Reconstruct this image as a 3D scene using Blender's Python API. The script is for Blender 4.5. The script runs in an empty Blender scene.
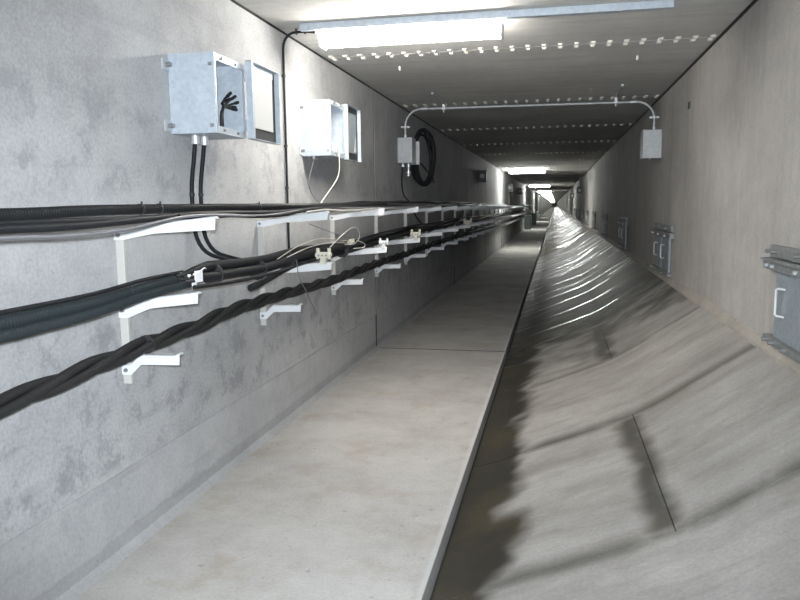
import bpy, math, random
from mathutils import Vector, Matrix
random.seed(7)
SC = bpy.context.scene
COL = SC.collection
H = 1.48                      # camera height above the walkway; shapes below are written relative to eye level

# ------------------------------------------------------------------ camera
F_PX = 728.07
YAW, PITCH, ROLL = 0.20955, 0.12843, -0.010367
cam_data = bpy.data.cameras.new('camera')
cam_data.sensor_width = 36.0
cam_data.lens = F_PX / 800 * 36.0
cam_data.clip_end = 1000
cam = bpy.data.objects.new('camera', cam_data)
COL.objects.link(cam)
fw = Vector((-math.sin(YAW) * math.cos(PITCH), math.cos(YAW) * math.cos(PITCH), -math.sin(PITCH)))
rt = Vector((math.cos(YAW), math.sin(YAW), 0))
up = rt.cross(fw)
r2 = rt * math.cos(ROLL) + up * math.sin(ROLL)
u2 = -rt * math.sin(ROLL) + up * math.cos(ROLL)
m = Matrix((r2, u2, -fw)).transposed().to_4x4()
m.translation = (0, 0, H)
cam.matrix_world = m
SC.camera = cam

# ------------------------------------------------------------------ world, exposure
world = bpy.data.worlds.new('world')
SC.world = world
world.use_nodes = True
world.node_tree.nodes['Background'].inputs[0].default_value = (0, 0, 0, 1)
world.node_tree.nodes['Background'].inputs[1].default_value = 0
SC.view_settings.view_transform = 'Standard'
SC.view_settings.look = 'None'
SC.view_settings.gamma = 1
SC.view_settings.use_curve_mapping = False
SC.view_settings.exposure = 0.66
SC.cycles.diffuse_bounces = 8     # light bounces many times along the tunnel
SC.cycles.max_bounces = 12
LAMP = 56.0                   # luminance of the nearest fluorescent diffuser
LAMP_BOOSTED = 118.0            # the other battens, boosted to brighten the far tunnel
# the photographer's flash, just above the lens: cool light on everything near, fading fast down the tunnel
fl_data = bpy.data.lights.new('camera_flash', 'SPOT')
fl_data.energy = 470; fl_data.color = (.84, .92, 1.0)
fl_data.spot_size = math.radians(86); fl_data.spot_blend = .75; fl_data.shadow_soft_size = .03
flash = bpy.data.objects.new('camera_flash', fl_data)
COL.objects.link(flash)
fm = m.copy(); fm.translation = Vector((0, 0, H)) + u2 * .05 - r2 * .03
flash.matrix_world = fm

# ------------------------------------------------------------------ materials
def new_mat(name):
    mt = bpy.data.materials.new(name)
    mt.use_nodes = True
    nt = mt.node_tree
    return mt, nt, nt.nodes['Principled BSDF']

class NT:
    """small helper for wiring shader nodes"""
    def __init__(s, nt): s.nt = nt
    def n(s, t, **kw):
        nd = s.nt.nodes.new(t)
        for k, v in kw.items(): setattr(nd, k, v)
        return nd
    def put(s, sock, v):
        if hasattr(v, 'is_linked') or isinstance(v, bpy.types.NodeSocket): s.nt.links.new(v, sock)
        else: sock.default_value = v
    def math(s, op, a, b=0.0, c=0.0, clamp=False):
        nd = s.n('ShaderNodeMath', operation=op, use_clamp=clamp)
        for i, v in enumerate((a, b, c)): s.put(nd.inputs[i], v)
        return nd.outputs[0]
    def ramp(s, v, lo, hi, a=0.0, b=1.0):
        nd = s.n('ShaderNodeMapRange', interpolation_type='SMOOTHSTEP')
        for i, x in enumerate((v, lo, hi, a, b)): s.put(nd.inputs[i], x)
        return nd.outputs[0]
    def mix(s, f, a, b):
        nd = s.n('ShaderNodeMix', data_type='RGBA')
        s.put(nd.inputs[0], f); s.put(nd.inputs[6], a); s.put(nd.inputs[7], b)
        return nd.outputs[2]
    def noise(s, vec, scale, detail=4.0, rough=0.55, stretch=None, dist=0.0):
        if stretch:
            mp = s.n('ShaderNodeMapping'); s.put(mp.inputs[0], vec); mp.inputs[3].default_value = stretch
            vec = mp.outputs[0]
        nd = s.n('ShaderNodeTexNoise')
        s.put(nd.inputs['Vector'], vec)
        nd.inputs['Scale'].default_value = scale; nd.inputs['Detail'].default_value = detail
        nd.inputs['Roughness'].default_value = rough; nd.inputs['Distortion'].default_value = dist
        return nd.outputs[0]
    def bump(s, h, strength, dist, normal=None):
        nd = s.n('ShaderNodeBump'); nd.inputs['Strength'].default_value = strength
        nd.inputs['Distance'].default_value = dist; s.put(nd.inputs['Height'], h)
        if normal is not None: s.put(nd.inputs['Normal'], normal)
        return nd.outputs[0]

def c4(r, g, b): return (r, g, b, 1.0)

def concrete(name, light, dark, rough=0.85, blotch=0.6, grain=0.35, stretch=(1, 1, 1), bscale=1.3, bump=0.35, spec=0.3, extra=None):
    mt, nt, bs = new_mat(name); k = NT(nt)
    pos = k.n('ShaderNodeNewGeometry').outputs['Position']
    big = k.noise(pos, bscale, 5, 0.6, stretch)
    mid = k.noise(pos, 9, 5, 0.65, stretch)
    fine = k.noise(pos, 70, 3, 0.7)
    f = k.math('ADD', k.math('MULTIPLY', k.ramp(big, 0.36, 0.66), blotch),
               k.math('ADD', k.math('MULTIPLY', k.ramp(mid, 0.3, 0.75), 0.3), k.math('MULTIPLY', k.ramp(fine, 0.36, 0.64), grain)))
    f = k.math('MULTIPLY', f, 0.8, clamp=True)
    col = k.mix(f, light, dark)
    rv = rough
    sv = spec
    if extra:
        res = extra(k, pos, col, rough); col, rv = res[:2]
        if len(res) > 2: sv = res[2]
    k.put(bs.inputs['Base Color'], col)
    k.put(bs.inputs['Roughness'], rv)
    k.put(bs.inputs['Specular IOR Level'], sv)
    h = k.math('ADD', k.math('MULTIPLY', fine, 0.4), mid)
    k.put(bs.inputs['Normal'], k.bump(h, bump, 0.006))
    return mt

def wall_left_extra(k, pos, col, rough):
    sx = k.n('ShaderNodeSeparateXYZ'); k.put(sx.inputs[0], pos); x, y, z = sx.outputs
    pit = k.noise(pos, 5.5, 7, 0.78)
    zone = k.math('MULTIPLY', k.ramp(z, 0.36, 0.42), k.ramp(z, 1.25, 0.9))
    zone2 = k.math('MULTIPLY', k.ramp(z, 1.45, 1.6), k.ramp(z, 2.1, 1.85))
    zz = k.math('ADD', zone, k.math('MULTIPLY', zone2, 0.7), clamp=True)
    patch = k.math('MULTIPLY', k.ramp(pit, 0.50, 0.62), zz)
    pits = k.ramp(k.noise(pos, 34, 3, 0.6), 0.66, 0.74)
    patch = k.math('MAXIMUM', k.math('MULTIPLY', patch, 0.5), k.math('MULTIPLY', pits, 0.35))
    col = k.mix(patch, col, c4(.165, .17, .18))
    # trowel drags that run along the wall
    drag = k.ramp(k.noise(pos, 3.0, 4, 0.6, (1, .35, 3.5)), 0.55, 0.72)
    col = k.mix(k.math('MULTIPLY', drag, 0.22), col, c4(.20, .20, .21))
    # base band of damp mortar along the floor
    base = k.ramp(k.math('ADD', z, k.math('MULTIPLY', k.math('SUBTRACT', pit, 0.5), 0.06)), 0.10, 0.085)
    col = k.mix(k.math('MULTIPLY', base, 0.25), col, c4(.165, .165, .16))
    return col, rough

def wall_right_extra(k, pos, col, rough):
    st = k.ramp(k.noise(pos, 2.2, 5, 0.65, (1, 1.6, .16)), 0.46, 0.72)
    col = k.mix(k.math('MULTIPLY', st, 0.35), col, c4(.245, .23, .212))
    st2 = k.ramp(k.noise(pos, 11, 4, 0.6, (1, 1, .05)), 0.55, 0.75)
    col = k.mix(k.math('MULTIPLY', st2, 0.10), col, c4(.17, .162, .15))
    return col, rough

def ceiling_extra(k, pos, col, rough):
    st = k.ramp(k.noise(pos, 3.0, 4, 0.6, (.25, 2.5, 1)), 0.45, 0.7)
    col = k.mix(k.math('MULTIPLY', st, 0.3), col, c4(.345, .332, .312))
    return col, rough

def walkway_extra(k, pos, col, rough):
    sx = k.n('ShaderNodeSeparateXYZ'); k.put(sx.inputs[0], pos); x, y, z = sx.outputs
    rust = k.ramp(k.noise(pos, 3.2, 5, 0.65), 0.5, 0.72)
    col = k.mix(k.math('MULTIPLY', rust, 0.55), col, c4(.31, .268, .21))
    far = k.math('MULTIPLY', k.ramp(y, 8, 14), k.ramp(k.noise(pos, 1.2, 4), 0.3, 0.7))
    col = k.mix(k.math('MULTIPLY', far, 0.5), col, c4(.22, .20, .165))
    spots = k.ramp(k.noise(pos, 20, 3, 0.6), 0.64, 0.74)
    col = k.mix(k.math('MULTIPLY', spots, 0.45), col, c4(.17, .15, .125))
    # worn pale edge along the kerb
    e = k.ramp(x, -0.505, -0.485)
    col = k.mix(k.math('MULTIPLY', e, 0.5), col, c4(.48, .48, .48))
    return col, rough

def bank_extra(k, pos, col, rough):
    sx = k.n('ShaderNodeSeparateXYZ'); k.put(sx.inputs[0], pos); x, y, z = sx.outputs
    st = k.ramp(k.noise(pos, 2.4, 5, 0.62, (.5, 1.7, .5)), 0.42, 0.70)
    col = k.mix(k.math('MULTIPLY', st, 0.55), col, c4(.175, .162, .145))
    st3 = k.ramp(k.noise(pos, 9.0, 4, 0.65, (.16, 2.2, .16)), 0.52, 0.72)
    col = k.mix(k.math('MULTIPLY', st3, 0.22), col, c4(.155, .143, .128))
    wob = k.math('SUBTRACT', k.noise(pos, 3.0, 2.5, 0.55, (.8, .9, .8)), 0.5)
    xe = k.math('ADD', x, k.math('MULTIPLY', wob, 0.42))
    low = k.ramp(xe, -0.10, -0.26)                                        # trickle of water along the foot
    # seepage at the staggered longitudinal joints (every second row of slabs) and under the cross joints
    ph = k.math('FRACT', k.math('DIVIDE', k.math('SUBTRACT', y, 2.68), 3.08))
    half = k.math('MULTIPLY', k.ramp(ph, 0.50, 0.47), k.ramp(ph, -0.01, 0.03))
    dx = k.math('ABSOLUTE', k.math('SUBTRACT', k.math('ADD', x, k.math('MULTIPLY', wob, 0.20)), 0.425))
    seep = k.math('MULTIPLY', k.ramp(dx, 0.11, 0.01), half)
    ph2 = k.math('FRACT', k.math('DIVIDE', k.math('SUBTRACT', y, 2.68), 1.54))
    wob2 = k.noise(pos, 2.3, 4, 0.6)
    jn = k.math('MULTIPLY', k.math('MAXIMUM', k.ramp(ph2, 0.10, 0.0), k.ramp(ph2, 0.94, 1.0)), k.ramp(wob2, 0.30, 0.55, 0.25, 1.0))
    far = k.ramp(k.math('ADD', y, k.math('MULTIPLY', wob, 5.0)), 6.2, 8.2)
    fpatch = k.ramp(k.noise(pos, 1.7, 4, 0.6, (.5, 1.1, .5)), 0.25, 0.42)
    far = k.math('MULTIPLY', far, k.math('ADD', 0.35, k.math('MULTIPLY', fpatch, 0.65)))
    wet = k.math('MAXIMUM', k.math('MAXIMUM', low, k.math('MULTIPLY', seep, .85)), k.math('MAXIMUM', k.math('MULTIPLY', jn, 0.68), far), clamp=True)
    mud = k.ramp(k.noise(pos, 2.0, 3), 0.4, 0.65)
    wcol = k.mix(mud, c4(.030, .027, .021), c4(.048, .041, .026))
    col = k.mix(k.math('MULTIPLY', wet, 0.97), col, wcol)
    film = k.math('MULTIPLY', far, k.ramp(k.noise(pos, 2.6, 4, 0.6, (.22, 1.6, .22)), 0.56, 0.63))
    rv = k.math('SUBTRACT', rough, k.math('ADD', k.math('MULTIPLY', wet, 0.20), k.math('MULTIPLY', film, 0.34)))
    return col, rv, k.math('ADD', 0.06, k.math('MULTIPLY', film, 0.42))

M = {}
M['wall_left'] = concrete('wall_concrete_pale', c4(.47, .47, .472), c4(.25, .25, .253), extra=wall_left_extra, bscale=1.1, blotch=.45)
M['kicker'] = concrete('kicker_concrete', c4(.46, .46, .463), c4(.29, .29, .295), extra=wall_left_extra, bscale=1.6, blotch=.4, bump=.25)
M['wall_right'] = concrete('wall_concrete_warm', c4(.49, .472, .450), c4(.31, .295, .28), extra=wall_right_extra, bscale=.9)
M['ceiling'] = concrete('ceiling_concrete', c4(.67, .66, .635), c4(.48, .47, .45), extra=ceiling_extra, bscale=.8)
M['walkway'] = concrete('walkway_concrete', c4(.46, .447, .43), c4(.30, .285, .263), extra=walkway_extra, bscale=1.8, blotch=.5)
M['bank'] = concrete('bank_concrete', c4(.385, .37, .352), c4(.24, .228, .213), extra=bank_extra, bscale=1.2, rough=.74, spec=.4, bump=.3)
M['mortar'] = concrete('mortar', c4(.40, .37, .33), c4(.28, .255, .225), bscale=3)
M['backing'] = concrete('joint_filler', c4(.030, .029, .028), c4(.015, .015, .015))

def simple(name, col, rough=.5, metal=0.0, spec=.5, var=.12, scale=14, bump=0.0):
    mt, nt, bs = new_mat(name); k = NT(nt)
    pos = k.n('ShaderNodeNewGeometry').outputs['Position']
    nz = k.noise(pos, scale, 4, .6)
    a = c4(*[v * (1 - var) for v in col]); b = c4(*[min(1, v * (1 + var)) for v in col])
    k.put(bs.inputs['Base Color'], k.mix(nz, a, b))
    bs.inputs['Roughness'].default_value = rough
    bs.inputs['Metallic'].default_value = metal
    bs.inputs['Specular IOR Level'].default_value = spec
    if bump: k.put(bs.inputs['Normal'], k.bump(nz, bump, .003))
    return mt

def galvanised(name, a, b, rough=.5, metal=.25):
    mt, nt, bs = new_mat(name); k = NT(nt)
    pos = k.n('ShaderNodeNewGeometry').outputs['Position']
    vo = k.n('ShaderNodeTexVoronoi'); k.put(vo.inputs['Vector'], pos); vo.inputs['Scale'].default_value = 55
    sp = k.n('ShaderNodeSeparateColor'); k.put(sp.inputs[0], vo.outputs['Color'])
    nz = k.noise(pos, 22, 4, .7)
    f = k.math('ADD', k.math('MULTIPLY', sp.outputs[0], .5), k.math('MULTIPLY', k.ramp(nz, .3, .7), .5))
    k.put(bs.inputs['Base Color'], k.mix(f, a, b))
    bs.inputs['Roughness'].default_value = rough
    bs.inputs['Metallic'].default_value = metal
    return mt

M['galv'] = galvanised('galvanised_steel', c4(.40, .445, .50), c4(.53, .575, .62))
M['galv_dull'] = galvanised('galvanised_steel_dull', c4(.40, .42, .44), c4(.52, .54, .55), .55)
M['hatch'] = galvanised('hatch_steel', c4(.23, .265, .29), c4(.31, .345, .37), .55, .15)
M['hatch_rail'] = galvanised('hatch_rail_steel', c4(.17, .18, .18), c4(.27, .28, .275), .6, .2)
M['white'] = simple('white_enamel', (.68, .69, .70), .45, var=.05)
M['cream'] = simple('cream_strut', (.47, .462, .43), .55, var=.06)
M['rubber'] = simple('black_sheath', (.016, .017, .019), .55, var=.25, scale=30, spec=.15)
M['conduit_black'] = simple('black_corrugated_plastic', (.012, .0125, .013), .45, var=.2, spec=.2)
M['conduit_teal'] = simple('dark_green_grey_corrugated_plastic', (.015, .021, .023), .5, var=.2, spec=.35)
M['twist'] = simple('black_twisted_sheath', (.022, .022, .022), .55, var=.2, spec=.2)
M['grey_cable'] = simple('grey_sheath', (.15, .15, .16), .45)
M['pale_cable'] = simple('pale_sheath', (.46, .45, .42), .45)
M['tan_wire'] = simple('tan_wire', (.52, .49, .42), .5)
M['cleat'] = simple('beige_plastic', (.58, .55, .46), .5, var=.15, scale=40)
M['dark'] = simple('dark_matte', (.020, .021, .022), .6)
M['paper'] = simple('white_liner', (.58, .58, .56), .6, var=.04)
M['cap'] = simple('pale_cap', (.72, .69, .63), .5)
M['bolt'] = simple('bolt_steel', (.30, .30, .30), .4, .6)
M['brass'] = simple('gland_metal', (.62, .64, .66), .35, .5)
M['tag'] = simple('white_tag', (.85, .85, .86), .5, var=.03)
M['cabinet'] = simple('cabinet_paint', (.16, .19, .18), .6)
M['greybox'] = simple('grey_box_paint', (.12, .125, .13), .6)
M['water'] = simple('gutter_mud', (.035, .03, .024), .12, var=.3)
for key, nm, e in (('lamp', 'lit_diffuser', LAMP), ('lamp_boosted', 'lit_diffuser_boosted', LAMP_BOOSTED)):
    mt, nt, bs = new_mat(nm)
    bs.inputs['Base Color'].default_value = (1, 1, 1, 1)
    bs.inputs['Emission Color'].default_value = (1.0, .965, .89, 1) if key == 'lamp' else (.97, 1.0, .96, 1)
    bs.inputs['Emission Strength'].default_value = e
    M[key] = mt

# ------------------------------------------------------------------ mesh helpers
class MB:
    def __init__(s): s.v = []; s.f = []; s.sm = []
    def add(s, vs, fs, smooth=False):
        o = len(s.v); s.v += [tuple(p) for p in vs]; s.f += [tuple(i + o for i in f) for f in fs]; s.sm += [smooth] * len(fs)
        return s
    def box(s, x0, x1, y0, y1, z0, z1):
        return s.add([(x0, y0, z0), (x1, y0, z0), (x1, y1, z0), (x0, y1, z0), (x0, y0, z1), (x1, y0, z1), (x1, y1, z1), (x0, y1, z1)],
                     [(0, 3, 2, 1), (4, 5, 6, 7), (0, 1, 5, 4), (1, 2, 6, 5), (2, 3, 7, 6), (3, 0, 4, 7)])
    def prism(s, poly, a0, a1, axis='y'):
        """extrude a 2D outline along an axis; outline is (x,z) for y, (y,z) for x, (x,y) for z"""
        def P(p, a): return {'y': (p[0], a, p[1]), 'x': (a, p[0], p[1]), 'z': (p[0], p[1], a)}[axis]
        n = len(poly)
        return s.add([P(p, a0) for p in poly] + [P(p, a1) for p in poly],
                     [tuple(range(n)), tuple(range(2 * n - 1, n - 1, -1))] + [(i, n + i, n + (i + 1) % n, (i + 1) % n) for i in range(n)])
    def tube(s, path, r, sides=10, caps=True, closed=False):
        """r is a number or a function of the index"""
        pts = [Vector(p) for p in path]; n = len(pts)
        vs = []; nrm = None
        for i, p in enumerate(pts):
            a = pts[(i - 1) % n] if (closed or i > 0) else p
            b = pts[(i + 1) % n] if (closed or i < n - 1) else p
            t = (b - a).normalized()
            if nrm is None:
                ref = Vector((0, 0, 1)) if abs(t.z) < .9 else Vector((1, 0, 0))
                nrm = (ref - t * ref.dot(t)).normalized()
            else:
                nrm = (nrm - t * nrm.dot(t))
                nrm = nrm.normalized() if nrm.length > 1e-6 else t.orthogonal().normalized()
            bn = t.cross(nrm); rr = r(i) if callable(r) else r
            for j in range(sides):
                a_ = 2 * math.pi * j / sides
                vs.append(p + (nrm * math.cos(a_) + bn * math.sin(a_)) * rr)
        fs = []
        for i in range(n if closed else n - 1):
            k = (i + 1) % n
            for j in range(sides):
                j2 = (j + 1) % sides
                fs.append((i * sides + j, i * sides + j2, k * sides + j2, k * sides + j))
        s.add(vs, fs, True)
        if caps and not closed:
            s.add(vs[:sides], [tuple(range(sides - 1, -1, -1))]); s.add(vs[-sides:], [tuple(range(sides))])
        return s
    def cyl(s, p0, p1, r, sides=12): return s.tube([p0, p1], r, sides)
    def build(s, name, mat, parent=None, loc=None, bevel=0.0):
        """written in eye-level coordinates; loc is the base of the thing the mesh belongs to"""
        base = Vector(loc) if loc is not None else Vector((0, 0, 0))
        me = bpy.data.meshes.new(name)
        off = (Vector((0, 0, H)) if parent is None or not parent.get('_local') else -Vector(parent['_base']))
        if parent is None: off = off - base
        me.from_pydata([tuple(Vector(p) + off) for p in s.v], [], s.f)
        me.polygons.foreach_set('use_smooth', s.sm)
        me.materials.append(mat); me.update()
        o = bpy.data.objects.new(name, me); COL.objects.link(o)
        o.location = base
        if parent is not None:
            o.parent = parent
            if parent.get('_local'): o['_local'] = 1; o['_base'] = parent['_base']
        if bevel:
            b = o.modifiers.new('bevel', 'BEVEL'); b.width = bevel; b.segments = 2; b.limit_method = 'ANGLE'
        return o

def tag(o, label, cat=None, group=None, kind=None):
    o['label'] = label
    if cat: o['category'] = cat
    if group: o['group'] = group
    if kind: o['kind'] = kind
    return o

def thing(name, base, label, cat, group=None, kind=None):
    """Empty at the base of a thing; base is in eye-level coordinates"""
    e = bpy.data.objects.new(name, None); COL.objects.link(e)
    e.empty_display_size = .1
    e.location = (base[0], base[1], base[2] + H)
    e['_local'] = 1; e['_base'] = tuple(base)
    return tag(e, label, cat, group, kind)

def mesh_thing(mb, name, mat, base, label, cat, group=None, bevel=0.0, kind=None):
    """a thing that is one mesh with its origin at base; children built on it stay in eye-level coordinates"""
    o = mb.build(name, mat, None, (base[0], base[1], base[2] + H), bevel)
    o['_local'] = 1; o['_base'] = tuple(base)
    return tag(o, label, cat, group, kind)

def copy_tree(o, dloc, parent=None):
    c = o.copy(); COL.objects.link(c); c.parent = parent
    if parent is None: c.location = Vector(o.location) + Vector(dloc)
    for ch in list(o.children):
        copy_tree(ch, dloc, c)
    return c

def spline(pts, step=.05):
    """Catmull-Rom through points"""
    P = [Vector(p) for p in pts]
    P = [P[0] * 2 - P[1]] + P + [P[-1] * 2 - P[-2]]
    out = []
    for i in range(1, len(P) - 2):
        a, b, c, d = P[i - 1:i + 3]
        n = max(2, int((c - b).length / step))
        for q in range(n):
            t = q / n
            out.append(.5 * ((2 * b) + (c - a) * t + (2 * a - 5 * b + 4 * c - d) * t * t + (3 * b - a - 3 * c + d) * t ** 3))
    out.append(P[-2])
    return out

def interp(x, xs, ys):
    if x <= xs[0]: return ys[0]
    for i in range(len(xs) - 1):
        if x <= xs[i + 1]:
            t = (x - xs[i]) / (xs[i + 1] - xs[i]); return ys[i] + (ys[i + 1] - ys[i]) * t
    return ys[-1]

ORD = ['nearest', 'second nearest', 'third nearest', 'fourth nearest', 'fifth nearest', 'sixth nearest', 'seventh nearest',
       'eighth nearest', 'ninth nearest', 'tenth nearest', 'eleventh nearest', 'twelfth nearest']

# ------------------------------------------------------------------ the setting
XL, XR = -1.80, 1.111
ZC, ZF = 1.166, -1.48
XK = -0.471                    # kerb of the walkway
Y0, Y1 = -21.0, 430.0

# left wall: backing, cast panels between the joints, low kicker course under them
wl = mesh_thing(MB().box(XL - .30, XL - .10, Y0, Y1, ZF - .3, ZC + .3), 'wall_left', M['backing'], (XL, 0, ZF),
                'long pale grey concrete wall behind the cable racks', None, kind='structure')
GAP = .014
jl = [-20.9] + [1.18 + 6.1 * i for i in range(-3, 10)] + [Y1]
for a, b in zip(jl, jl[1:]):
    MB().box(XL - .10, XL, a + GAP, b - GAP, ZF + .362, ZC - .014).build('panel', M['wall_left'], wl, bevel=.002)
    if -5 < b < 60: MB().box(XL - .10, XL - .003, b - GAP, b + GAP, ZF + .01, ZC - .02).build('joint_filler', M['backing'], wl)
    MB().box(XL - .10, XL - .006, a + GAP, b - GAP, ZF, ZF + .3585).build('kicker_course', M['kicker'], wl, bevel=.003)
fil = MB().prism([(XL - .02, ZF), (XL + .030, ZF), (XL + .012, ZF + .008), (XL - .006, ZF + .03), (XL - .02, ZF + .03)], -20.9, 60, 'y')
tag(fil.build('trim_1', M['kicker']), 'thin mortar fillet where left wall meets walkway', kind='structure')

# right wall
wr = mesh_thing(MB().box(XR + .10, XR + .30, Y0, Y1, ZF - .3, ZC + .3), 'wall_right', M['backing'], (XR, 0, ZF),
                'long warm grey concrete wall above the sloping bank', None, kind='structure')
jr = [-20.9, -10.8, -1.8, 2.70, 4.88]
for i in range(12): jr += [7.19 + 4.5 * i, 8.07 + 4.5 * i]
jr.append(Y1)
for a, b in zip(jr, jr[1:]):
    d = random.uniform(-.001, .001)
    MB().box(XR + d, XR + .10, a + .004, b - .004, -.80, ZC - .026).build('panel', M['wall_right'], wr, bevel=.002)
    if 0 < b < 60: MB().box(XR + .0012, XR + .10, b - .004, b + .004, -.80, ZC - .026).build('joint_filler', M['backing'], wr)

# ceiling: slabs laid across the tunnel, rows of pale caps along their joints
ce = mesh_thing(MB().box(XL - .3, XR + .3, Y0, Y1, ZC + .22, ZC + .42), 'ceiling', M['backing'], (0, 0, ZC + .22),
                'low concrete slab ceiling with rows of pale caps', None, kind='structure')
ROW0, ROWS = 5.71, 2.88
jc = [-20.9] + [ROW0 + ROWS * i for i in range(-9, 22)] + [Y1]
for a, b in zip(jc, jc[1:]):
    MB().box(XL - .09, XR + .09, a + .005, b - .005, ZC, ZC + .22).build('slab', M['ceiling'], ce, bevel=.006)
def cap_shape(mb, x, y, s):
    w, l, h = .018, .028, .013
    mb.add([(x - w, y - l, ZC), (x + w, y - l, ZC), (x + w, y + l, ZC), (x - w, y + l, ZC),
            (x - w * .6, y - l * .6, ZC - h), (x + w * .6, y - l * .6, ZC - h), (x + w * .6, y + l * .6, ZC - h), (x - w * .6, y + l * .6, ZC - h)],
           [(0, 1, 2, 3), (4, 7, 6, 5), (0, 4, 5, 1), (1, 5, 6, 2), (2, 6, 7, 3), (3, 7, 4, 0)])
cap0 = None
rest = MB()
for r in range(-8, 21):
    y = ROW0 + ROWS * r
    for i in range(25):
        x = -1.735 + i * .1168
        for s in (-1, 1):
            xx = x; yy = y + s * .055
            if 0 <= r <= 2:
                if cap0 is None:
                    mb = MB(); cap_shape(mb, xx, yy, s); cap0 = mb.build('joint_cap', M['cap'], ce); c0 = (xx, yy)
                else:
                    c = cap0.copy(); COL.objects.link(c); c.parent = ce; c.location = (xx - c0[0], yy - c0[1], 0)
            else: cap_shape(rest, xx, yy, s)
o = rest.build('joint_caps', M['cap'], ce); o['kind'] = 'stuff'

for ax, ay in ((-1.30, 6.20), (.62, 6.25)):
    MB().cyl((ax, ay, ZC), (ax, ay, ZC - .035), .010, 8).build('anchor', M['cap'], ce)
for ay in (6.73, 6.80):
    MB().box(XR - .004, XR + .01, ay, ay + .022, .80, .86).build('formwork_slot', M['backing'], wr)

tag(MB().box(XR - .003, XR + .085, -20.9, 200, ZC - .0255, ZC - .0005).build('trim_4', M['backing']), 'black strip painting the shadow gap between right wall and ceiling', kind='structure')  # black strips added so the wall-to-ceiling gaps look shadowed
tag(MB().box(XL - .085, XL + .003, -20.9, 200, ZC - .0135, ZC - .0005).build('trim_5', M['backing']), 'black strip painting the shadow gap between left wall and ceiling', kind='structure')

# walkway: slabs with a kerb on the right
fl = mesh_thing(MB().box(XL - .3, XK - .006, Y0, Y1, ZF - .40, ZF - .2), 'floor', M['backing'], (0, 0, ZF - .4),
                'flat pale concrete walkway beside the sloping bank', None, kind='structure')
jw = [-20.9] + [1.25 + 6.1 * i for i in range(-3, 10)] + [Y1]
for a, b in zip(jw, jw[1:]):
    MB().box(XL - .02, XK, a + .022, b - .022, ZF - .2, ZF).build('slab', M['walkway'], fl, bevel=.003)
    if -5 < b < 60: MB().box(XL - .02, XK - .004, b - .022, b + .022, ZF - .15, ZF - .003).build('joint_filler', M['backing'], fl)

# sloping bank of curved slabs, two to a row in every second row
PROF = [(-.455, -1.560), (-.313, -1.518), (-.092, -1.420), (.19, -1.308), (.455, -1.188), (.62, -1.086), (.80, -.961), (.96, -.852), (1.085, -.765)]
pf = spline([(p[0], 0, p[1]) for p in PROF], .07)
pf = [(p.x, p.z) for p in pf]
def prof_z(x):
    return interp(x, [p[0] for p in pf], [p[1] for p in pf])
bk = mesh_thing(MB().prism([(p[0], p[1] - .10) for p in pf] + [(1.3, -.865), (1.3, -1.9), (-.478, -1.9), (-.478, -1.66)], Y0, Y1, 'y'),
                'floor_bank', M['backing'], (.3, 0, -1.9), 'curved sloping bank of damp concrete slabs rising to right wall', None, kind='structure')
XJ = .452
def bank_piece(x0, x1, y0, y1, dz0=0., dz1=0.):
    xs = [x0] + [p[0] for p in pf if x0 + .01 < p[0] < x1 - .01] + [x1]
    poly = [(x, prof_z(x)) for x in xs]
    mb = MB(); n = len(poly)
    vs = []
    for (yy, dz) in ((y0, dz0), (y1, dz1)):
        vs += [(x, yy, z + dz) for x, z in poly] + [(x, yy, z - .099) for x, z in poly]
    N = 2 * n
    for i in range(n - 1):
        mb.add([vs[i], vs[i + 1], vs[N + i + 1], vs[N + i]], [(0, 1, 2, 3)], False)
        mb.add([vs[n + i], vs[N + n + i], vs[N + n + i + 1], vs[n + i + 1]], [(0, 1, 2, 3)], False)
        mb.add([vs[i], vs[n + i], vs[n + i + 1], vs[i + 1]], [(0, 1, 2, 3)])
        mb.add([vs[N + i], vs[N + i + 1], vs[N + n + i + 1], vs[N + n + i]], [(0, 1, 2, 3)])
    for i in (0, n - 1):
        q = [vs[i], vs[N + i], vs[N + n + i], vs[n + i]]
        mb.add(q if i == 0 else q[::-1], [(0, 1, 2, 3)])
    return mb
rb = random.Random(3)
PITCH_B = 1.54
for i in range(-2, 30):
    a = 2.68 + PITCH_B * i; b = a + PITCH_B
    t0 = rb.uniform(-.006, .002); t1 = rb.uniform(-.004, .008)
    spans = [(-.455, XJ - .0025), (XJ + .0025, 1.085)] if i % 2 == 0 else [(-.455, 1.085)]
    for x0, x1 in spans:
        o = bank_piece(x0, x1, a + .007, b - .007, t0, t1).build('slab', M['bank'], bk)
bank_piece(-.455, 1.085, Y0 + .1, 2.68 - 2 * PITCH_B - .005).build('slab', M['bank'], bk)
bank_piece(-.455, 1.085, 2.68 + 30 * PITCH_B + .005, Y1).build('slab', M['bank'], bk)
mb = MB().prism([(1.075, -.78), (1.075, -.757), (1.098, -.722), (1.112, -.712), (1.112, -.80)], Y0 + .1, 60, 'y')
tag(mb.build('trim_2', M['mortar']), 'pale mortar strip where the bank meets right wall', kind='structure')
mb = MB().prism([(XK - .004, -1.66), (XK + .020, -1.66), (XK + .020, -1.585), (XK - .004, -1.585)], Y0 + .1, 300, 'y')
tag(mb.build('trim_3', M['water']), 'dark wet gutter between kerb and sloping bank', kind='structure')
# ends of the tunnel far ahead and behind
tag(MB().box(XL - .3, XR + .3, Y1, Y1 + .3, -1.9, 1.6).build('wall_front', M['wall_right']), 'distant end wall of the tunnel', kind='structure')
tag(MB().box(XL - .3, XR + .3, Y0 - .3, Y0, -1.9, 1.6).build('wall_back', M['wall_right']), 'tunnel end wall behind the photographer', kind='structure')

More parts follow.
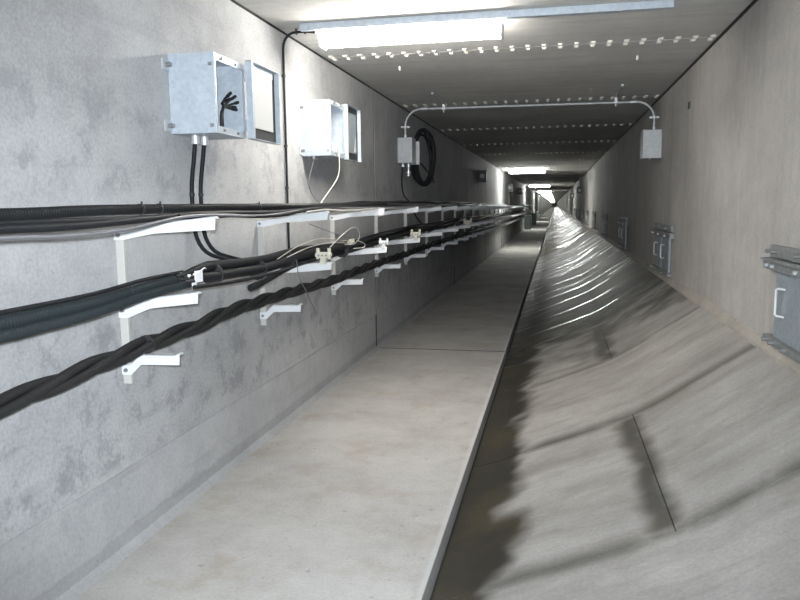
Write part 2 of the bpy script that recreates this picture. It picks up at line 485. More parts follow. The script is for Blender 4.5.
# ------------------------------------------------------------------ ceiling lights
def light_label(i):
    if i < 1: return 'large lit fluorescent batten on ceiling above the open boxes'
    if i == 1: return 'second lit fluorescent batten along ceiling, beyond the cross conduit'
    if i == 2: return 'third lit fluorescent batten along the ceiling, small and distant'
    return 'tiny lit batten in the bright far row at tunnel end'
YL0 = 4.735
lt = thing('ceiling_light', (-.94, YL0, ZC), light_label(0), 'light', 'fluorescent battens along the ceiling')
x0, x1 = -1.515, -.335
MB().box(x0, x1, YL0 - .022, YL0 + .022, ZC - .050, ZC).build('light_body', M['white'], lt, bevel=.004)
dprof = [(.064 * math.cos(a), -.090 + .046 * math.sin(a)) for a in [2 * math.pi * (i + .5) / 14 for i in range(14)]][::-1]
MB().prism([(YL0 + p[0], ZC + p[1]) for p in dprof], x0 + .012, x1 - .012, 'x').build('diffuser', M['lamp'], lt)
for xe in (x0, x1 - .012):
    MB().box(xe, xe + .012, YL0 - .068, YL0 + .068, ZC - .138, ZC - .042).build('end_cap', M['white'], lt)
boosted_mesh = None
for i in [-1] + list(range(1, 21)):
    if i == -1:
        c = copy_tree(lt, (0, -20.0, 0)); c['label'] = 'lit fluorescent batten behind the photographer'
    else:
        c = copy_tree(lt, (0, 20.0 * i, 0)); c['label'] = light_label(i)
    for ch in c.children:
        if ch.name.startswith('diffuser'):
            if boosted_mesh is None:
                boosted_mesh = ch.data.copy(); boosted_mesh.materials[0] = M['lamp_boosted']
            ch.data = boosted_mesh
tr = mesh_thing(MB().box(-1.62, .652, YL0 - .125, YL0 - .085, ZC - .046, ZC - .001), 'cable_trunking', M['galv'], (-.5, YL0 - .1, ZC),
                'galvanised trunking strip running across ceiling past the large light', 'trunking', bevel=.003)
for xx in (-1.2, -.4, .35): MB().box(xx - .012, xx + .012, YL0 - .129, YL0 - .081, ZC - .050, ZC).build('strap', M['galv_dull'], tr)

# ------------------------------------------------------------------ cable brackets
def bdz(y): return interp(y, [2.75, 5.75, 8.75, 12, 20, 45], [0, .018, .030, .030, -.01, -.012])
TOPARM = [(-1.800, -.088), (-1.800, -.128), (-1.755, -.128), (-1.62, -.103), (-1.345, -.088), (-1.340, -.040), (-1.350, -.034), (-1.555, -.056), (-1.70, -.078), (-1.77, -.088)]
BOTARM = [(-1.800, -.662), (-1.800, -.703), (-1.757, -.703), (-1.708, -.658), (-1.532, -.653), (-1.528, -.606), (-1.540, -.604), (-1.545, -.612), (-1.712, -.614), (-1.760, -.660)]
def midarm(tip): return [(-1.800, -.417), (-1.800, -.457), (-1.755, -.457), (-1.65, -.415), (tip - .003, -.390), (tip, -.348), (tip - .012, -.344), (-1.66, -.372), (-1.755, -.414)]
def make_bracket(tip, Y, label):
    root = thing('cable_bracket', (XL, Y, -.745), label, 'bracket', 'white cable brackets along the left wall')
    sp = MB().box(XL, XL + .038, Y - .009, Y + .009, -.745, -.085).build('strut', M['cream'], root, bevel=.003)
    for nm, poly, bz in (('arm', TOPARM, -.108), ('arm', midarm(tip), -.425), ('arm', BOTARM, -.683)):
        mb = MB().prism(poly, Y - .014, Y - .0095, 'y')
        n = len(poly)
        # folded top flange over the front web
        top = [p for p in poly[::-1]]
        top = [p for p in top if p[0] > XL + .02]
        k = max(range(len(poly)), key=lambda i: poly[i][0])
        up_ = poly[k:]
        for (p, q) in zip(up_, up_[1:]):
            mb.add([(p[0], Y - .014, p[1]), (q[0], Y - .014, q[1]), (q[0], Y + .022, q[1]), (p[0], Y + .022, p[1]),
                    (p[0], Y - .014, p[1] - .004), (q[0], Y - .014, q[1] - .004), (q[0], Y + .022, q[1] - .004), (p[0], Y + .022, p[1] - .004)],
                   [(0, 3, 2, 1), (4, 5, 6, 7), (0, 1, 5, 4), (1, 2, 6, 5), (2, 3, 7, 6), (3, 0, 4, 7)])
        arm = mb.build(nm, M['white'], root)
        MB().cyl((-1.780, Y - .022, bz), (-1.780, Y - .013, bz), .0095, 6).build('bolt', M['bolt'], arm)
    return root
br1 = make_bracket(-1.432, 2.75, 'nearest white cable bracket at far left, short middle arm')
br2 = make_bracket(-1.325, 4.25, 'second nearest white cable bracket, loose wires over its middle arm')
br2.location.z += bdz(4.25)
NBR = 27
BRY = [2.75, 4.25]
b0 = copy_tree(br1, (0, -1.5, 0)); b0['label'] = 'white cable bracket just left of the picture edge'
for i in range(2, NBR + 2):
    y = 2.75 + 1.5 * i; BRY.append(y)
    c = copy_tree(br2, (0, y - 4.25, bdz(y) - bdz(4.25)))
    if i < 12: c['label'] = ORD[i] + ' white cable bracket along the left wall'
    else: c['label'] = 'one of the small far white cable brackets beneath the cables'
def tip_top(y): return -.036 + bdz(y)

# ------------------------------------------------------------------ cables on the brackets
YE = 44.2
def along(X, pts, ya=-1.0, yb=YE, step=.06, sag=0.0):
    """a run along the wall: X number or function of y, pts = [(y, z)]"""
    P = spline([(0, p[0], p[1]) for p in pts], step)
    out = []
    for p in P:
        y = p.y
        x = X(y) if callable(X) else X
        s = sag * math.sin(math.pi * (((y - 2.75) / 1.5) % 1.0)) if y > 2.75 else 0
        out.append((x, y, p.z - s))
    return out
def run(rest):   # heights that follow the bracket arms
    return [(y, rest + bdz(y)) for y in (8.75, 12.0, 15.5, 20, 28, 36, YE)]
def fine(path, step):
    """resample by even steps"""
    P = [Vector(p) for p in path]; out = [P[0]]; acc = 0
    for a, b in zip(P, P[1:]):
        L = (b - a).length; d = step - acc
        while d < L:
            out.append(a + (b - a) * (d / L)); d += step
        acc = L - (d - step)
    return out
def corrugated(path, r, pitch, yfine, sides=12):
    """ribbed near the photographer, plain further off"""
    near = [p for p in path if p[1] < yfine]; farp = [p for p in path if p[1] >= yfine]
    fp = fine(near, pitch / 4)
    mb = MB().tube(fp, lambda i: r * (1.0 if (i % 4) < 2 else .80), sides)
    if farp: mb.tube([fp[-1]] + farp, r * .95, 8)
    for j in range(len(mb.sm)): mb.sm[j] = mb.sm[j]
    return mb
CG = 'cables on the left wall brackets'
p = along(-1.50, [(-1, .0), (1.0, -.015), (1.75, -.013), (2.2, -.004), (2.92, .0), (4.2, .004), (6.25, .014)] + run(-.018))
mesh_thing(corrugated(p, .0185, .012, 6.5), 'corrugated_conduit', M['conduit_black'], p[0],
           'black ribbed conduit lying uppermost on the top bracket arms', 'conduit', CG)
p = along(-1.455, [(-1, -.03), (1.0, -.048), (1.75, -.052), (2.07, -.050), (2.52, -.034), (2.92, -.024), (3.7, -.028), (4.57, -.010), (6.25, -.006)] + run(-.024))
mesh_thing(MB().tube(p, .0125, 10), 'power_cable', M['rubber'], p[0], 'smooth black cable sagging just below the top ribbed conduit', 'cable', CG)
p = along(-1.405, [(-1, -.05), (1.0, -.066), (1.65, -.072), (1.9, -.077), (2.2, -.070), (2.68, -.030), (3.4, -.040), (4.25, -.014), (6.25, -.012)] + run(-.030))
mesh_thing(MB().tube(p, .0062, 8), 'power_cable', M['grey_cable'], p[0], 'thin grey cable hanging lowest of the top bundle', 'cable', CG)
p = along(-1.60, [(-1, -.04), (1.75, -.040), (2.75, -.036), (4.25, -.018), (6.25, -.016)] + run(-.036), sag=.010)
mesh_thing(MB().tube(p, .011, 8), 'power_cable', M['rubber'], p[0], 'black cable at the back of the top arms near wall', 'cable', CG)
p = along(lambda y: -1.375 - .02 * math.sin(y * 1.3), [(3.9, -.02), (4.25, -.018), (6.25, -.012), (8.75, -.002)], sag=.012)
mesh_thing(MB().tube(p, .0058, 8), 'power_cable', M['pale_cable'], p[0], 'thin pale cable along front tips of the top arms', 'cable', CG)
p = along(lambda y: -1.43 - .03 * math.sin(y * .9 + 1), [(2.6, -.03), (2.75, -.022), (3.5, -.034), (4.25, -.010), (6.25, -.004)] + run(-.022), sag=.010)
mesh_thing(MB().tube(p, .0085, 8), 'power_cable', M['rubber'], p[0], 'black cable that joins the top bundle beyond first bracket', 'cable', CG)

p = along(-1.555, [(2.95, -.006), (4.25, .004), (6.25, .016)] + run(-.014), sag=.006)
mesh_thing(MB().tube(p, .019, 10), 'power_cable', M['rubber'], p[0], 'thick black cable just behind the top ribbed conduit beyond first bracket', 'cable', CG)
p = along(-1.525, [(4.3, -.004), (4.9, .012), (5.6, .028), (6.25, .034)] + run(.018), sag=.006)
mesh_thing(MB().tube(p, .015, 10), 'power_cable', M['rubber'], p[0], 'black cable riding highest on the top bundle past third bracket', 'cable', CG)

# middle bundle
midA = [(-1, -.30), (1.0, -.318), (1.78, -.323), (2.0, -.322), (2.25, -.320), (2.58, -.303), (2.88, -.296)]
p = along(-1.55, midA, step=.04)
c1 = mesh_thing(corrugated(p, .0215, .014, 99, 14), 'corrugated_conduit', M['conduit_teal'], p[0],
                'thick dark ribbed conduit at left edge in the middle bundle', 'conduit', CG)
e = p[-1]
MB().tube([(e[0], 2.80, e[2]), (e[0], 2.905, e[2] - .002)], .0235, 12).build('end_sleeve', M['rubber'], c1)
for yy, rr in ((2.84, .0265), (2.885, .0285)):
    MB().tube([(e[0], yy, e[2]), (e[0], yy + .024, e[2])], rr, 12).build('white_tape', M['tag'], c1)
p = along(-1.512, [(-1, -.325), (1.0, -.346), (1.7, -.350), (1.9, -.350), (2.14, -.347), (2.46, -.327), (2.80, -.316)], step=.04)
c2 = mesh_thing(corrugated(p, .0175, .012, 99, 12), 'corrugated_conduit', M['conduit_teal'], p[0],
                'thinner dark ribbed conduit beneath the thick one in middle bundle', 'conduit', CG)
e = p[-1]
MB().tube([(e[0], 2.77, e[2]), (e[0], 2.84, e[2] + .001)], .0190, 12).build('end_sleeve', M['rubber'], c2)
p = along(-1.585, [(-1, -.278), (1.0, -.296), (1.78, -.299), (2.25, -.297), (2.58, -.280), (2.9, -.276)], step=.04)
mesh_thing(MB().tube(p, .0085, 8), 'power_cable', M['rubber'], p[0], 'thin black cable resting along the thick ribbed conduit', 'cable', CG)
MIDZ = [(2.76, -.306), (2.9, -.302), (3.0, -.302), (3.67, -.322), (4.3, -.304), (5.0, -.314), (5.5, -.310), (6.25, -.294), (7.25, -.284), (8.46, -.272), (12.1, -.262), (16, -.275), (21, -.290), (30, -.292), (YE, -.292)]
names = [('thick black cable on the wall side of the middle bundle', 0.0, .0250, 'rubber'),
         ('thick black cable at the front of the middle bundle', 2.1, .0255, 'rubber'),
         ('black cable lying on top in the middle bundle', 4.2, .0235, 'rubber')]
for lab, ph, r, mtn in names:
    P = spline([(0, y, z) for y, z in MIDZ], .08)
    def grow(y): return interp(y, [2.80, 3.05], [.30, 1.0])
    path = [(-1.545 + .0305 * grow(q.y) * math.cos(ph + q.y * .5), q.y, q.z + .010 + .0295 * grow(q.y) * math.sin(ph + q.y * .5)) for q in P]
    mesh_thing(MB().tube(path, lambda i, r=r, path=path: r * interp(path[i][1], [2.80, 3.05], [.5, 1.0]), 10), 'power_cable', M[mtn], path[0], lab, 'cable', CG)
# straight thin cable under the bundle and the sealed spare end
p = spline([(-1.47, 2.78, -.328), (-1.47, 3.2, -.345), (-1.475, 3.7, -.350), (-1.49, 4.2, -.340), (-1.50, 4.6, -.334)], .05)
mesh_thing(MB().tube(p, .009, 8), 'power_cable', M['rubber'], p[0], 'short straight black cable under the middle bundle after first bracket', 'cable', CG)
p = spline([(-1.50, 3.435, -.403), (-1.50, 3.47, -.400), (-1.50, 3.62, -.388), (-1.505, 3.85, -.362), (-1.52, 4.1, -.345), (-1.54, 4.4, -.338)], .03)
st = mesh_thing(MB().tube(p, lambda i: .010 if i == 0 else .0155, 12), 'cable_stub', M['rubber'], p[0],
                'capped black cable end drooping below the middle bundle', 'cable', CG)
MB().tube([(-1.50, 3.425, -.404), (-1.50, 3.50, -.398)], .0185, 12).build('end_cap', M['rubber'], st)

# bottom twisted cable: three strands
BOT = [(-1, -.60), (1.0, -.60), (1.87, -.590), (2.37, -.570), (2.75, -.556), (3.16, -.552), (3.5, -.532), (4.25, -.536), (5.23, -.552), (5.75, -.546), (6.85, -.536),
       (8.05, -.537), (8.75, -.530), (10.35, -.522), (14.5, -.524), (20, -.560), (28, -.566), (YE, -.566)]
P = spline([(0, y, z) for y, z in BOT], .045)
tw = thing('twisted_cable', (-1.645, -1, -.60), 'thick black twisted three-strand cable on the lowest bracket arms', 'cable', CG)
for k in range(3):
    path = [(-1.645 + .0205 * math.cos(2 * math.pi * (q.y / 1.0 + k / 3)), q.y, q.z + .0205 * math.sin(2 * math.pi * (q.y / 1.0 + k / 3))) for q in P]
    MB().tube(path, .0178, 10).build('strand', M['twist'], tw)
MB().tube([(-1.645, 2.675, -.557), (-1.645, 2.685, -.557)], .0395, 14).build('cable_tie', M['dark'], tw)

# cable ties and tags round the middle and top bundles
def tie(path_c, y, r, lab, mat='dark', w=.010, tail=True):
    x, z = path_c
    mb = MB().tube([(x, y, z), (x, y + w, z)], r, 14)
    if tail: mb.box(x + r * .3, x + r * .3 + .004, y, y + w * .7, z + r * .8, z + r + .008)
    return mesh_thing(mb, 'cable_tie', M[mat], (x, y, z), lab, 'cable tie')
tie((-1.55, -.312), 2.42, .0235, 'dark tie around the ribbed conduits left of the first bracket')
tie((-1.50, -.002), 2.45, .0205, 'dark tie round the top bundle left of first bracket')
tie((-1.50, -.001), 2.58, .0205, 'second dark tie round the top bundle nearer first bracket')
tie((-1.545, -.308), 3.10, .0545, 'dark tie round middle bundle just past the white tape')
tie((-1.545, -.330), 3.62, .0545, 'dark tie on middle bundle above the drooping cable end')
tie((-1.545, -.314), 4.05, .0545, 'dark tie on middle bundle left of second bracket')
tie((-1.545, -.322), 5.20, .0545, 'dark tie on middle bundle before the third bracket')
tie((-1.50, .002), 3.55, .0205, 'dark tie round top bundle between first two brackets')
# white paper tag at the taped joint
tg = MB().tube(spline([(-1.505, 2.86, -.285), (-1.500, 2.93, -.262), (-1.52, 2.99, -.268)], .02), .0035, 6)
tg.box(-1.508, -1.503, 2.86, 2.925, -.318, -.268); tg.box(-1.490, -1.486, 2.80, 2.835, -.335, -.312)
mesh_thing(tg, 'cable_tag', M['tag'], (-1.505, 2.86, -.29), 'white tag and tape tied at end of the ribbed conduits', 'tag')

# beige cable cleats clipped on the tips of middle arms
def cleat(x, y, z, s, lab, mat='cleat'):
    root = thing('cable_cleat', (x, y, z), lab, 'cable cleat', 'cable cleats on the middle arms')
    def B(a, b, c, d, e, f): return (x + a * s, x + b * s, y + c * s, y + d * s, z + e * s, z + f * s)
    mb = MB().box(*B(-.055, .055, -.02, .02, .030, .075)); mb.box(*B(-.022, .022, -.024, .024, -.02, .035))
    mb.box(*B(-.062, -.036, -.028, .028, .038, .066)); mb.box(*B(.036, .062, -.028, .028, .038, .066)); mb.box(*B(-.030, .030, -.030, -.018, .042, .060))
    mb.build('clamp_body', M[mat], root, bevel=.004)
    for xx in (-.030, 0, .030): MB().cyl((x + xx * s, y - .036 * s, z + .051 * s), (x + xx * s, y - .026 * s, z + .051 * s), .008 * s, 8).build('screw', M['bolt'], root)
    for xx in (-.047, .047):
        MB().tube([(x + xx * s, y, z + .02 * s), (x + xx * s, y, z + .105 * s)], .014 * s, 10).build('clamp_post', M[mat], root)
    MB().tube([(x, y - .03 * s, z + .005 * s), (x, y + .03 * s, z + .005 * s)], .020 * s, 10).build('roller', M[mat], root)
    return root
cleat(-1.375, 4.24, -.332, .78, 'beige cable cleat on second nearest bracket beside loose wires')
cleat(-1.35, 5.74, -.322, .62, 'small white cleat on third nearest bracket tip', 'white')
cleat(-1.37, 7.24, -.325, .85, 'beige cable cleat on fourth nearest bracket')
cleat(-1.37, 11.74, -.322, 1.1, 'pale cleat on seventh nearest bracket, over the middle bundle', 'cleat')

# loose wires
def wire(pts, r, mat, lab, name='loose_wire', step=.03, sides=6):
    pth = spline(pts, step)
    return mesh_thing(MB().tube(pth, r, sides), name, M[mat], pth[0], lab, 'wire', 'loose wires at the second bracket')
wire([(-1.50, 3.80, -.285), (-1.47, 4.05, -.228), (-1.45, 4.35, -.200), (-1.44, 4.65, -.212), (-1.44, 4.95, -.240), (-1.45, 5.15, -.252)], .0032, 'tan_wire', 'long arching tan wire over the middle bundle near second bracket')
wire([(-1.50, 3.95, -.285), (-1.46, 4.2, -.245), (-1.44, 4.5, -.232), (-1.44, 4.8, -.245), (-1.45, 5.1, -.262)], .0028, 'tan_wire', 'lower flatter tan wire over the middle bundle near second bracket')
wire([(-1.43, 4.55, -.262), (-1.42, 4.75, -.205), (-1.43, 5.05, -.155), (-1.44, 5.28, -.165), (-1.44, 5.33, -.230), (-1.45, 5.20, -.275), (-1.46, 5.0, -.268)], .0036, 'pale_cable', 'pale looped wire curling up from the middle bundle')
wire([(-1.50, 4.35, -.105), (-1.46, 4.65, -.165), (-1.43, 4.95, -.215), (-1.43, 5.2, -.235)], .0030, 'grey_cable', 'thin grey wire slanting down to the looped wires')
wire([(-1.44, 5.25, -.25), (-1.42, 5.40, -.285), (-1.42, 5.38, -.31), (-1.44, 5.15, -.305)], .0034, 'pale_cable', 'small pale wire curl under the looped wire')
wire([(-1.50, 4.1, -.30), (-1.45, 4.0, -.40), (-1.45, 4.12, -.50), (-1.45, 4.2, -.575), (-1.45, 4.27, -.64)], .0030, 'grey_cable', 'thin grey wire end hanging below the bundles by second bracket')
mbx = MB().tube([(-1.45, 5.08, -.258), (-1.45, 5.17, -.252)], .017, 10)
mbx.tube([(-1.45, 5.115, -.2555), (-1.45, 5.135, -.2545)], .020, 10)
mesh_thing(mbx, 'wire_connector', M['cleat'], (-1.45, 5.1, -.27), 'small beige connector gathering the loose wires', 'connector')

# ------------------------------------------------------------------ junction boxes on the left wall
def open_box(name, base, w, d, h, lab, group, door_w, door_x, shut=False):
    """steel box on the left wall, open to the tunnel, its lid swung right round; base = wall point of near lower corner"""
    x, y, z = base
    root = thing(name, base, lab, 'junction box', group)
    t = .006
    mb = MB()
    mb.box(x, x + t, y, y + w, z, z + h)                       # back
    mb.box(x + t, x + d, y, y + t, z, z + h)                   # near side
    mb.box(x + t, x + d, y + w - t, y + w, z, z + h)           # far side
    mb.box(x + t, x + d, y + t, y + w - t, z, z + t)
    mb.box(x + t, x + d, y + t, y + w - t, z + h - t, z + h)
    body = mb.build('box_body', M['galv'], root, bevel=.0015)
    # inward flange round the mouth
    fl_ = .020; mb = MB()
    mb.box(x + d - .004, x + d, y + t, y + w - t, z + h - t - fl_ * 1.4, z + h - t)
    mb.box(x + d - .004, x + d, y + t, y + w - t, z + t, z + t + fl_ * 1.4)
    mb.box(x + d - .004, x + d, y + t, y + t + fl_ * .7, z + t + fl_, z + h - t - fl_)
    mb.box(x + d - .004, x + d, y + w - t - fl_, y + w - t, z + t + fl_, z + h - t - fl_)
    fg = mb.build('mouth_flange', M['galv'], root)
    for yy in (y + .08, y + w - .1):
        for zz in (z + h - .018, z + .018):
            MB().cyl((x + d, yy, zz), (x + d + .008, yy, zz), .007, 8).build('screw', M['bolt'], fg)
    for zz in (z + h - .055, z + .035):
        lug = MB().box(x, x + .008, y - .06, y, zz - .026, zz + .026).build('wall_lug', M['galv_dull'], root)
        MB().cyl((x + .006, y - .032, zz), (x + .034, y - .032, zz), .011, 6).build('bolt', M['bolt'], lug)
        MB().box(x + d - .03, x + d - .012, y - .004, y, zz - .008, zz + .008).build('latch', M['bolt'], root)
    return root, body

# box 1
b1, body1 = open_box('junction_box', (XL, 3.25, .352), .335, .235, .37, 'large open galvanised box, nearest on left wall, black tails inside',
                     'open galvanised boxes', .4, 0)
def lid(root, x, y0, y1, z0, z1, liner, liner_mat, rim=.032, edge=.024):
    lidb = MB().box(x - .004, x, y0, y1, z0, z1)
    lidb.box(x, x + rim, y0, y0 + edge, z0, z1); lidb.box(x, x + rim, y1 - .004, y1, z0, z1)
    lidb.box(x, x + rim, y0, y1, z0, z0 + .004); lidb.box(x, x + rim, y0, y1, z1 - .004, z1)
    l = lidb.build('lid', M['galv'], root, bevel=.001)
    return l
l1 = lid(b1, -1.553, 3.585, 3.965, .350, .742, None, None)
MB().box(-1.553, -1.549, 3.612, 3.959, .356, .736).build('dark_sheet', M['dark'], l1)  # dark sheet: gasket stripes plus shade painted along right and bottom
MB().box(-1.549, -1.540, 3.615, 3.905, .412, .705).build('liner', M['paper'], l1, bevel=.003)
MB().box(-1.549, -1.544, 3.615, 3.925, .700, .735).build('liner_strip', M['galv'], l1)
for zz in (.42, .67): MB().cyl((-1.560, 3.598, zz - .03), (-1.560, 3.598, zz + .03), .008, 10).build('hinge', M['galv_dull'], b1)
# cable tails inside the box: six black cores fanned out towards the lid
tails = thing('cable_tails', (-1.66, 3.36, .36), 'fan of black cable tails inside the nearest open box', 'cable')
for k, (ye, ze, xe) in enumerate([(3.56, .560, -1.61), (3.58, .535, -1.60), (3.575, .51, -1.615), (3.55, .575, -1.63), (3.545, .495, -1.60), (3.57, .55, -1.645)]):
    q = spline([(-1.60, 3.375 + .004 * k, .362), (-1.60, 3.372 + .004 * k, .43 + .004 * k), (-1.605, 3.40 + .004 * k, .475 + .005 * k), (xe, (3.4 + ye) / 2, (.49 + ze) / 2), (xe, ye, ze)], .015)
    cr = MB().tube(q, .0058, 7).build('core', M['rubber'], tails)
    d = (q[-1] - q[-2]).normalized()
    MB().tube([q[-1] - d * .035, q[-1] + d * .012], .0085, 8).build('tail_sleeve', M['rubber'], cr)
# glands and the two black cables that drop to the middle bundle
for k, (yy, xx) in enumerate(((3.365, -1.735), (3.44, -1.725))):
    g = MB().cyl((xx, yy, .352), (xx, yy, .325), .020, 12); g.cyl((xx, yy, .327), (xx, yy, .312), .024, 6)
    gl = g.build('cable_gland', M['brass'], b1)
    pts = [(xx, yy, .345), (xx - .01, yy - .005, .25), (xx - .035, yy + .005, .10), (xx - .04, yy + .02, -.05), (xx - .035, yy + .035, -.15), (xx - .005, yy + .075, -.225), (xx + .05, yy + .15, -.262), (xx + .082, yy + .28, -.290), (xx + .088, yy + .42, -.312), (xx + .09, yy + .6, -.325)]
    pth = spline(pts, .03)
    dc = mesh_thing(MB().tube(pth, .0105, 10), 'drop_cable', M['rubber'], pth[0],
               ('left' if k == 0 else 'right') + ' of two black cables dropping from nearest open box', 'cable', 'black cables dropping from the nearest box')
    MB().tube([(xx - .037, yy + .009, .06), (xx - .037, yy + .009, .075)], .0135, 10).build('clip', M['dark'], dc)
    MB().tube([(xx - .038, yy + .028, -.11), (xx - .038, yy + .027, -.095)], .0135, 10).build('clip', M['dark'], dc)

# box 2
b2, body2 = open_box('junction_box', (XL, 5.10, .365), .36, .22, .395, 'second open galvanised box on left wall, pale cable hanging out',
                     'open galvanised boxes', .4, 0)
l2 = lid(b2, -1.590, 5.475, 5.86, .355, .775, None, None)
MB().box(-1.590, -1.586, 5.50, 5.855, .360, .770).build('dark_sheet', M['dark'], l2)  # dark sheet filling the inside of the lid
MB().box(-1.586, -1.582, 5.52, 5.80, .42, .725).build('window_sheet', M['hatch'], l2)
MB().prism([(5.72, .43), (5.79, .43), (5.79, .56), (5.77, .53)], -1.582, -1.580, 'x').build('torn_sheet', M['paper'], l2)
for zz in (.43, .70): MB().cyl((-1.583, 5.466, zz - .03), (-1.583, 5.466, zz + .03), .008, 10).build('hinge', M['galv_dull'], b2)
for yy in (5.14, 5.19):
    MB().cyl((-1.72, yy, .366), (-1.72, yy, .345), .022, 10).build('cable_gland', M['bolt'], b2)
pth = spline([(-1.64, 5.16, .45), (-1.60, 5.18, .46), (-1.565, 5.22, .42), (-1.56, 5.24, .34), (-1.56, 5.20, .22), (-1.575, 5.00, .10), (-1.58, 4.86, .035), (-1.57, 4.80, .014)], .03)
mesh_thing(MB().tube(pth, .0048, 8), 'hanging_cable', M['pale_cable'], pth[0], 'pale cable curving out of the second open box to the top bundle', 'cable')
pth = spline([(-1.72, 5.14, .345), (-1.725, 5.08, .26), (-1.73, 5.03, .16), (-1.70, 5.05, .07), (-1.66, 5.13, .008)], .03)
mesh_thing(MB().tube(pth, .0028, 6), 'hanging_wire', M['grey_cable'], pth[0], 'thin grey wire dropping from gland of the second open box', 'wire')

# closed box 3 with its lid plates, under the cross conduit
YB3 = 8.42
b3 = thing('junction_box', (XL, YB3, .495), 'closed grey steel box on left wall under the cross conduit, cable coil beside it', 'junction box')
MB().box(XL, XL + .165, YB3, YB3 + .22, .495, .785).build('box_body', M['galv_dull'], b3, bevel=.004)
MB().box(XL + .004, XL + .155, YB3 + .235, YB3 + .25, .515, .765).build('rear_plate', M['galv_dull'], b3)
MB().box(XL + .165, XL + .172, YB3 - .002, YB3 + .222, .492, .788).build('lid', M['galv_dull'], b3)
MB().box(XL + .02, XL + .175, YB3 + .44, YB3 + .47, .50, .775).build('mounting_plate', M['white'], b3)
MB().box(XL + .02, XL + .10, YB3 + .22, YB3 + .44, .52, .75).build('mounting_rail', M['galv'], b3)
for xx in (XL + .045, XL + .11):
    g = MB().cyl((xx, YB3 + .08, .496), (xx, YB3 + .08, .47), .019, 10); g.cyl((xx, YB3 + .08, .472), (xx, YB3 + .08, .455), .024, 6)
    g.build('cable_gland', M['brass'], b3)
g = MB().cyl((XL + .11, YB3 + .08, .456), (XL + .11, YB3 + .08, .39), .014, 10); g.cyl((XL + .11, YB3 + .08, .40), (XL + .11, YB3 + .08, .375), .03, 10); g.cyl((XL + .11, YB3 + .08, .375), (XL + .11, YB3 + .08, .345), .020, 10)
g.build('drain_fitting', M['brass'], b3)
pth = spline([(XL + .045, YB3 + .08, .46), (XL + .035, YB3 + .08, .38), (XL + .03, YB3 + .08, .25), (XL + .05, YB3 + .1, .12), (XL + .12, YB3 + .15, .03), (XL + .17, YB3 + .2, -.12), (XL + .22, YB3 + .3, -.21)], .03)
mesh_thing(MB().tube(pth, .008, 8), 'drop_cable', M['rubber'], pth[0], 'black cable dropping from closed grey box on left wall', 'cable')

# coil of cable
coil = thing('cable_coil', (-1.66, 9.02, .26), 'hanging coil of black cable beside the closed grey box', 'cable coil')
axis = Vector((.42, .62, 0)).normalized()
cc = Vector((-1.615, 9.06, .585))
nv = Vector((axis.y, -axis.x, 0))
rc = random.Random(5)
for k in range(9):
    ra = .185 + rc.uniform(-.03, .022); rbb = .325 + rc.uniform(-.035, .02)
    off = nv * rc.uniform(-.03, .03) + axis * rc.uniform(-.02, .02) + Vector((0, 0, rc.uniform(-.02, .02)))
    ph = rc.uniform(0, 6)
    path = []
    for j in range(40):
        a = 2 * math.pi * j / 40
        path.append(cc + off + axis * (ra * math.cos(a)) + Vector((0, 0, rbb * math.sin(a))) + nv * (.012 * math.sin(2 * a + ph)))
    MB().tube(path, .0125, 8, closed=True).build('loop', M['rubber'], coil)
pth = spline([cc + axis * -.17 + Vector((0, 0, .02)), cc + axis * -.05 + Vector((0, 0, -.06)), cc + axis * .09 + Vector((0, 0, -.17)), cc + axis * .17 + Vector((0, 0, -.24)), cc + axis * .19 + Vector((0, 0, -.30))], .03)
MB().tube(pth, .009, 8).build('loose_end', M['rubber'], coil)

# ------------------------------------------------------------------ cross conduit under the ceiling
YC = 8.46; ZP = 1.105
cd = thing('cross_conduit', (-.35, YC, ZP), 'thin galvanised conduit crossing under the ceiling between two wall boxes', 'conduit')
def arc(c, r, a0, a1, n=8):
    return [(c[0] + r * math.cos(a0 + (a1 - a0) * i / n), YC, c[1] + r * math.sin(a0 + (a1 - a0) * i / n)) for i in range(n + 1)]
xl, xr, rr = XL + .085, 1.035, .19
path = [(xl, YC, .785), (xl, YC, ZP - rr)] + arc((xl + rr, ZP - rr), rr, math.pi, math.pi / 2)[1:] + [(xr - rr, YC, ZP - .012)]
path = path[:-1] + arc((xr - rr, ZP - .012 - rr), rr, math.pi / 2, 0) + [(xr, YC, .79)]
MB().tube(path, .0135, 10).build('pipe', M['galv_dull'], cd)
for (a, b) in (((xl + rr, YC, ZP), (xl + rr + .07, YC, ZP)), ((xr - rr - .07, YC, ZP - .012), (xr - rr, YC, ZP - .012)),
               ((xl, YC, .785), (xl, YC, .82)), ((xr, YC, .79), (xr, YC, .82))):
    MB().tube([a, b], .018, 10).build('coupling', M['brass'], cd)
for xx, zz in ((xl, .895), (xr, .91)):
    s_ = MB().tube([(xx, YC, zz), (xx, YC, zz + .025)], .022, 10); 
    s_.box(xx - .05, xx + .05, YC - .004, YC + .018, zz + .002, zz + .022)
    s_.build('saddle_clamp', M['brass'], cd)
for xx in (-1.265, .628):
    hs = MB().box(xx - .011, xx + .011, YC - .80, YC + .03, ZC - .022, ZC - .001).build('hanger_strut', M['galv_dull'], cd)
    s_ = MB().tube([(xx - .018, YC, ZP - .006), (xx + .018, YC, ZP - .006)], .021, 10)
    s_.box(xx - .014, xx + .014, YC - .016, YC + .016, ZP, ZC - .02); s_.cyl((xx, YC, ZP - .05), (xx, YC, ZP - .01), .010, 8)
    s_.build('pipe_clamp', M['brass'], hs)

